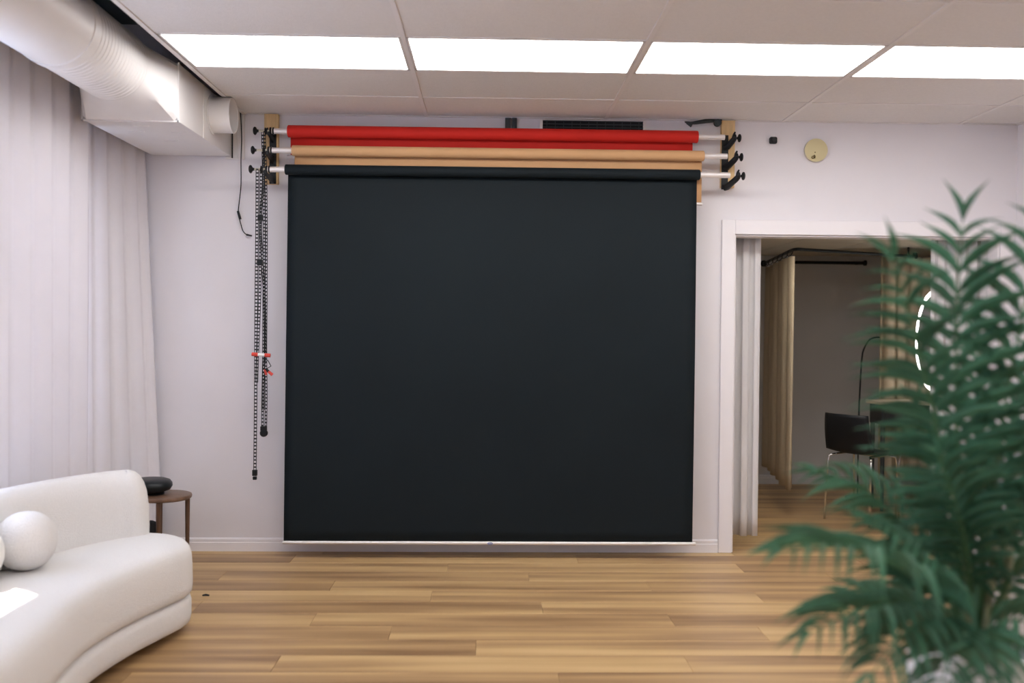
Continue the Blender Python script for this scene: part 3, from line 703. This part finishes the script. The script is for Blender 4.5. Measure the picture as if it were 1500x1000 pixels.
# vanity with lit mirror
vy0, vy1 = 1.47, 1.76
va = P(1288,588,1,vy0); vx0, vz = va.x, va.z; vx1 = vx0+.85
vn = thing('vanity_table', (vx0+.4,1.5,0), 'dark vanity table with pale top behind the doorway', 'vanity')
MB().box((vx0,vy0,vz-.03),(vx1,vy1,vz)).build('top', 'vanity_top', vn, bevel=.003)
MB().box((vx0+.03,vy0+.02,vz-.20),(vx1-.03,vy1-.02,vz-.03)).build('drawer_case', 'vanity_body', vn, bevel=.002)
for k in range(2):
    x0 = vx0+.045+k*.39; d = MB().box((x0,vy0+.006,vz-.185),(x0+.365,vy0+.02,vz-.045)).build('drawer', 'vanity_body', vn, bevel=.002)
    MB().lathe([(.012,-.022),(.012,-.012),(.006,-.008),(.006,0)], (x0+.18,vy0+.006,vz-.115), 'Y', 14).build('knob', 'chrome', d)
for x, y in ((vx0+.05,vy0+.04),(vx1-.05,vy0+.04),(vx0+.05,vy1-.04),(vx1-.05,vy1-.04)): MB().tube([(x,y,0),(x,y,vz-.19)], [.014,.02], 10).build('leg', 'vanity_body', vn)
# round mirror with glowing rim, turned sideways on the vanity
mc = P(1370,499,1,1.60); mr_ = .44
mi = thing('lit_mirror', (mc.x,mc.y,vz), 'round mirror with bright glowing rim standing on the vanity', 'mirror')
ax = Vector((-.25,-1,0)).normalized(); ay = Vector((1,-.25,0)).normalized()*.36; az = Vector((0,0,1))
mc.z = max(mc.z, vz+mr_+.03)
def disc(r0, r1, d0, d1, n=48):
    vs = []; 
    for r, d in ((r0,d0),(r1,d0),(r1,d1),(r0,d1)):
        for k in range(n): a = 2*pi*k/n; vs.append(mc+ay*(r*cos(a))+az*(r*sin(a))+ax*d)
    fs = [(j*n+k, j*n+(k+1) % n, ((j+1) % 4)*n+(k+1) % n, ((j+1) % 4)*n+k) for j in range(4) for k in range(n)]
    return MB().add(vs, fs)
disc(.001, mr_-.05, 0, .012).build('glass', 'mirror', mi)
disc(mr_-.035, mr_, -.01, .02).build('glowing_rim', 'led_rim', mi)
disc(.001, mr_-.01, -.03, -.012).build('back_plate', 'vanity_body', mi)
MB().box((mc.x-.10,mc.y-.06,vz),(mc.x+.10,mc.y+.06,vz+.03)).build('stand', 'vanity_body', mi, bevel=.004)
# chairs
def chair(label, x, y, rz_):
    t = thing('shell_chair', (0,0,0), label, 'chair', 'black shell chairs at the vanity')
    sh_ = .56
    def shell(u, v):
        # v 0 front of seat .. 1 top of back, u across
        s = (u-.5)*2; wdt = .215*(1-.10*max(0,v-.5)*2)
        if v < .5: y_ = -.20+.38*(v/.5); z_ = sh_ - .02*sin(pi*v/.5) + .02*s*s
        else:
            k = (v-.5)/.5; y_ = .18+.055*sin(k*pi/2)+.03*k; z_ = sh_+.31*k + .02*s*s*(1-k)
        r_ = .05*(1-abs(2*v-1))**0
        y_ -= .045*s*s*(max(0,v-.4)/.6)
        return (s*wdt, y_, z_)
    MB().grid(shell, 14, 24).build('shell', 'black', t, smooth=True, solid=.012)
    for sx in (-1,1):
        for sy_ in (-1,1):
            MB().tube([(sx*.15,sy_*.13,sh_-.025),(sx*.19,sy_*.17,sh_-.04),(sx*.195,sy_*.18,sh_-.09),(sx*.205,sy_*.205,0)], .009, 8).build('leg', 'chrome', t, smooth=True)
    m = MB()
    for sx in (-1,1): m.tube([(sx*.15,-.14,sh_-.025),(sx*.15,.14,sh_-.025)], .008, 8)
    m.tube([(-.15,0,sh_-.025),(.15,0,sh_-.025)], .008, 8); m.build('under_frame', 'chrome', t, smooth=SM)
    t.location = (x,y,0); t.rotation_euler = (0,0,rz_); return t
cpos = P(1262,752,2,0)
chair('black shell chair with chrome legs standing beside the vanity', 3.47, 1.13, radians(125))
chair('black shell chair with chrome legs in front of the vanity, mostly hidden behind palm', 4.06, 1.12, radians(200))
# gooseneck lamp
lx = P(1258,600,1,2.12)
gl_ = thing('gooseneck_lamp', (lx.x,2.12,0), 'thin black arched lamp standing behind the shell chair', 'lamp')
MB().lathe([(.11,0),(.11,.012),(.02,.02)], (lx.x,2.12,0), 'Z', 28).build('lamp_base', 'black', gl_, smooth=SM)
MB().tube(smooth_open([(lx.x,2.12,.012), (lx.x,2.12,.7), tuple(P(1262,532,1,2.12)), tuple(P(1266,510,1,2.12)), tuple(P(1275,497,1,2.12)), tuple(P(1288,494,1,2.12)), tuple(P(1302,499,1,2.12)), tuple(P(1310,512,1,2.12))], 50), .008, 8).build('neck', 'black', gl_, smooth=True)
hp = P(1311,514,1,2.12); MB().lathe([(.05,hp.z-.07),(.045,hp.z-.03),(.02,hp.z)], (hp.x,hp.y,0), 'Z', 24).build('lamp_shade', 'black', gl_, smooth=SM)
# lamp added out of view to brighten the changing room
il = thing('unseen_lamp', (2.75,.72,IZ), 'unseen flat round lamp added to light the changing room', 'ceiling lamp')
MB().lathe([(.15,IZ-.035),(.16,IZ-.03),(.16,IZ-.004)], (2.75,.72,0), 'Z', 32).build('lamp_body', 'trim', il)
MB().lathe([(.145,IZ-.037),(.145,IZ-.036)], (2.75,.72,0), 'Z', 32).build('lamp_diffuser', 'inner_fill', il)

# ------------------------------------------------------------------ plinth by the right wall
q = P(1467,955,2,0)
pl = thing('white_plinth', (q.x+.25,q.y+.25,0), 'white painted plinth on the floor behind the palm', 'plinth')
MB().box((q.x,q.y,.03),(q.x+.5,q.y+.5,.62)).build('plinth_body', 'trim', pl, bevel=.004)
MB().box((q.x+.02,q.y+.02,0),(q.x+.48,q.y+.48,.03)).build('plinth_base', 'trim', pl)

# ------------------------------------------------------------------ palm
pd = 2.3
pc = PD(1425,950,pd); px_, py_ = pc.x, pc.y
palm = thing('potted_palm', (px_,py_,0), 'tall green feathery palm in a white planter standing in front of the doorway', 'potted plant')
pz = .775
m = MB().lathe([(.105,0),(.115,.01),(.150,pz-.03),(.152,pz),(.140,pz),(.134,pz-.06)], (px_,py_,0), 'Z', 40); planter = m.build('planter', 'pot', palm, smooth=SM)
MB().lathe([(.134,pz-.05),(.06,pz-.042),(.002,pz-.04)], (px_,py_,0), 'Z', 28).build('soil', 'soil', palm)
def bez(a, b, c, t): return a*((1-t)**2)+b*(2*t*(1-t))+c*(t*t)
# leaflet templates
def leaflet_template(droop, k):
    rr = random.Random(k); vs = []; n = 6
    for i in range(n+1):
        t = i/n; wv = .5*(sin(pi*min(1,t*1.0)**.75)*.95+.05)*(1-t**4) if i < n else .0
        ang_ = droop*t; x = sin(droop*t)/droop if droop else t; z = -(1-cos(droop*t))/droop if droop else 0
        side = .06*sin(2.2*t+k)*t
        vs += [(x, -wv+side, z+.25*wv), (x, side, z), (x, wv+side, z+.25*wv)]
    fs = []
    for i in range(n):
        a = i*3
        fs += [(a,a+1,a+4,a+3),(a+1,a+2,a+5,a+4)]
    # y is in units of leaflet width, x,z in units of length
    return vs, fs
TEMPL = [leaflet_template(d, k) for k, d in enumerate((.35,.55,.75,.95,1.15,1.4))]
TM = []
WR = .088
for k, (vs, fs) in enumerate(TEMPL):
    me = bpy.data.meshes.new('leaflet'); me.from_pydata([(x, y*WR, z if True else 0) for x, y, z in [(x, y, z if abs(z) > 9 else z) for x, y, z in vs]], [], fs); me.update()
    for v in me.vertices: pass
    for p in me.polygons: p.use_smooth = True
    me.materials.append(MATS['leaf']); TM.append(me)
for me, (vs, fs) in zip(TM, TEMPL):      # keel in width units
    for v, (x, y, z) in zip(me.vertices, vs):
        pass
FR = [  # base, ctrl, tip in photo pixels, depth at base / mid / tip, leaflet length, spacing, droop, separate leaflets?
 ((1425,930),(1385,600),(1410,326), (2.30,2.24,2.20), .215, .044, 2.2, 1),
 ((1415,930),(1375,570),(1306,384), (2.30,2.16,2.05), .175, .040, 2.4, 1),
 ((1440,930),(1460,560),(1540,300), (2.30,2.20,2.10), .210, .044, 2.6, 1),
 ((1445,930),(1500,650),(1585,450), (2.30,2.35,2.40), .190, .042, 2.6, 1),
 ((1405,930),(1335,720),(1200,692), (2.30,2.35,2.45), .170, .034, 3.6, 1),
 ((1405,940),(1320,770),(1150,806), (2.25,2.00,1.85), .190, .036, 3.6, 1),
 ((1405,940),(1310,850),(1190,925), (2.25,2.05,1.95), .170, .032, 3.8, 1),
 ((1415,945),(1350,860),(1280,985), (2.25,2.05,1.90), .160, .030, 3.6, 1),
 ((1430,930),(1450,690),(1432,500), (2.30,2.40,2.50), .160, .034, 3.0, 1),
 ((1420,930),(1375,740),(1345,600), (2.30,2.40,2.45), .150, .034, 3.0, 0),
 ((1440,940),(1500,790),(1570,730), (2.30,2.20,2.10), .160, .032, 3.2, 0),
 ((1425,945),(1410,890),(1370,1030), (2.25,2.00,1.85), .150, .030, 3.4, 0),
 ((1425,930),(1420,760),(1375,670), (2.30,2.20,2.10), .150, .030, 3.0, 0),
 ((1435,930),(1470,760),(1485,600), (2.30,2.45,2.55), .160, .034, 3.0, 0),
 ((1415,940),(1370,810),(1280,765), (2.30,2.20,2.15), .165, .030, 3.6, 0),
 ((1440,945),(1480,880),(1540,930), (2.25,2.10,2.00), .150, .032, 3.2, 0),
 ((1410,940),(1360,880),(1250,870), (2.30,2.30,2.35), .150, .030, 3.6, 0),
 ((1420,945),(1400,840),(1320,800), (2.35,2.45,2.50), .150, .026, 3.2, 0),
 ((1425,945),(1395,860),(1300,880), (2.35,2.42,2.45), .150, .026, 3.2, 0),
 ((1430,945),(1440,850),(1475,770), (2.35,2.45,2.50), .150, .028, 3.2, 0),
 ((1420,945),(1390,820),(1385,740), (2.35,2.45,2.50), .150, .026, 3.2, 0),
 ((1430,945),(1450,900),(1440,1040), (2.2,1.95,1.85), .140, .030, 3.2, 0),
]
rl_ = random.Random(11); nsep = 0
crown = PD(1425,950,pd)
for fi, (b_, c_, t_, dep, ll, spc, drp, sep) in enumerate(FR):
    B, C_, T_ = PD(*b_, dep[0]), PD(*c_, dep[1]), PD(*t_, dep[2])
    B.x = px_+(B.x-px_)*.6; B.y = py_+(B.y-py_)*.6
    path = [Vector((px_+(B.x-px_)*.5, py_+(B.y-py_)*.5, pz-.045))] + [bez(B, C_, T_, k/18) for k in range(19)]
    rad = [.008]+[.0065*(1-k/18)+.0012 for k in range(19)]
    fr = MB().tube(path, rad, 6).build('frond', 'rachis', palm, smooth=True)
    org = parent_origin(fr)
    # arc length sampling
    fine = [bez(B, C_, T_, k/200) for k in range(201)]; cum = [0]
    for a, b in zip(fine, fine[1:]): cum.append(cum[-1]+(b-a).length)
    LN = cum[-1]; stops = []; q_ = LN*.26
    while q_ < LN-spc*.6: stops.append(q_); q_ += spc*rl_.uniform(.85,1.15)
    stops.append(LN-.001); jm = MB(); idx = 0; tocam = None
    for s in stops:
        while cum[idx] < s: idx += 1
        p = fine[idx]; T = (fine[min(idx+2,200)]-fine[max(idx-2,0)]).normalized(); u = s/LN
        nrm = (CAM-p).normalized()*(.75 if drp < 3.5 else .30)+Vector((0,0,1))*(.55 if drp < 3.5 else .9); nrm = (nrm-T*nrm.dot(T)).normalized(); sd = T.cross(nrm)
        last = s == stops[-1]
        for sg in (-1, 1):
            if rl_.random() < .03 and not last: continue
            lu = (u-.22)/.78; ln = ll*(.55+.6*sin(pi*min(1,lu*.92+.12))**.8)*rl_.uniform(.88,1.1)
            if lu > .85: ln *= .85
            if last: ln = .115*(1 if fi < 2 else .8)
            fwdk = .55+.75*lu + rl_.uniform(-.12,.12) + (2.0 if last else 0)
            d = (sd*sg+T*fwdk+nrm*(.22+rl_.uniform(-.12,.12))).normalized()
            # droop plane contains gravity
            dn = Vector((0,0,-1)); zz = -(dn-d*dn.dot(d)); 
            zz = (zz.normalized()*.7+nrm*.5) ; zz = (zz-d*zz.dot(d)).normalized(); yy = zz.cross(d)
            wd = ln*rl_.uniform(.85,1.15)*(1.0 if not last else 1.5)
            k = min(5, max(0, int(rl_.gauss(drp, 1.0))));  k = 0 if last else k
            Mx = Matrix(((d.x*ln, yy.x*wd, zz.x*ln, p.x), (d.y*ln, yy.y*wd, zz.y*ln, p.y), (d.z*ln, yy.z*wd, zz.z*ln, p.z), (0,0,0,1)))
            if sep and nsep < 300:
                o = bpy.data.objects.new('leaflet', TM[k]); COL.objects.link(o); o.parent = fr
                o.matrix_local = Matrix.Translation(-org) @ Mx; nsep += 1
            else:
                jm.add([Mx @ v.co for v in TM[k].vertices], [tuple(q.vertices) for q in TM[k].polygons])
    if jm.v:
        lo = jm.build('leaflets', 'leaf', fr, smooth=True); lo['kind'] = 'stuff'
# canes rising from the planter
for (x0, y0_, x1, y1_, r) in ((1438,1000,1459,800,.0085),(1470,1000,1480,800,.010),(1418,1000,1415,820,.008)):
    a = PD(x0, y0_, pd-.02); b = PD(x1, y1_, pd-.03); a.x = px_+(a.x-px_)*.8; a.z = pz-.045
    path = [a.lerp(b, k/10) for k in range(11)]
    MB().tube(path, [r*(1.08 if k % 2 else 1) for k in range(11)], 10).build('cane', 'stem', palm, smooth=True)
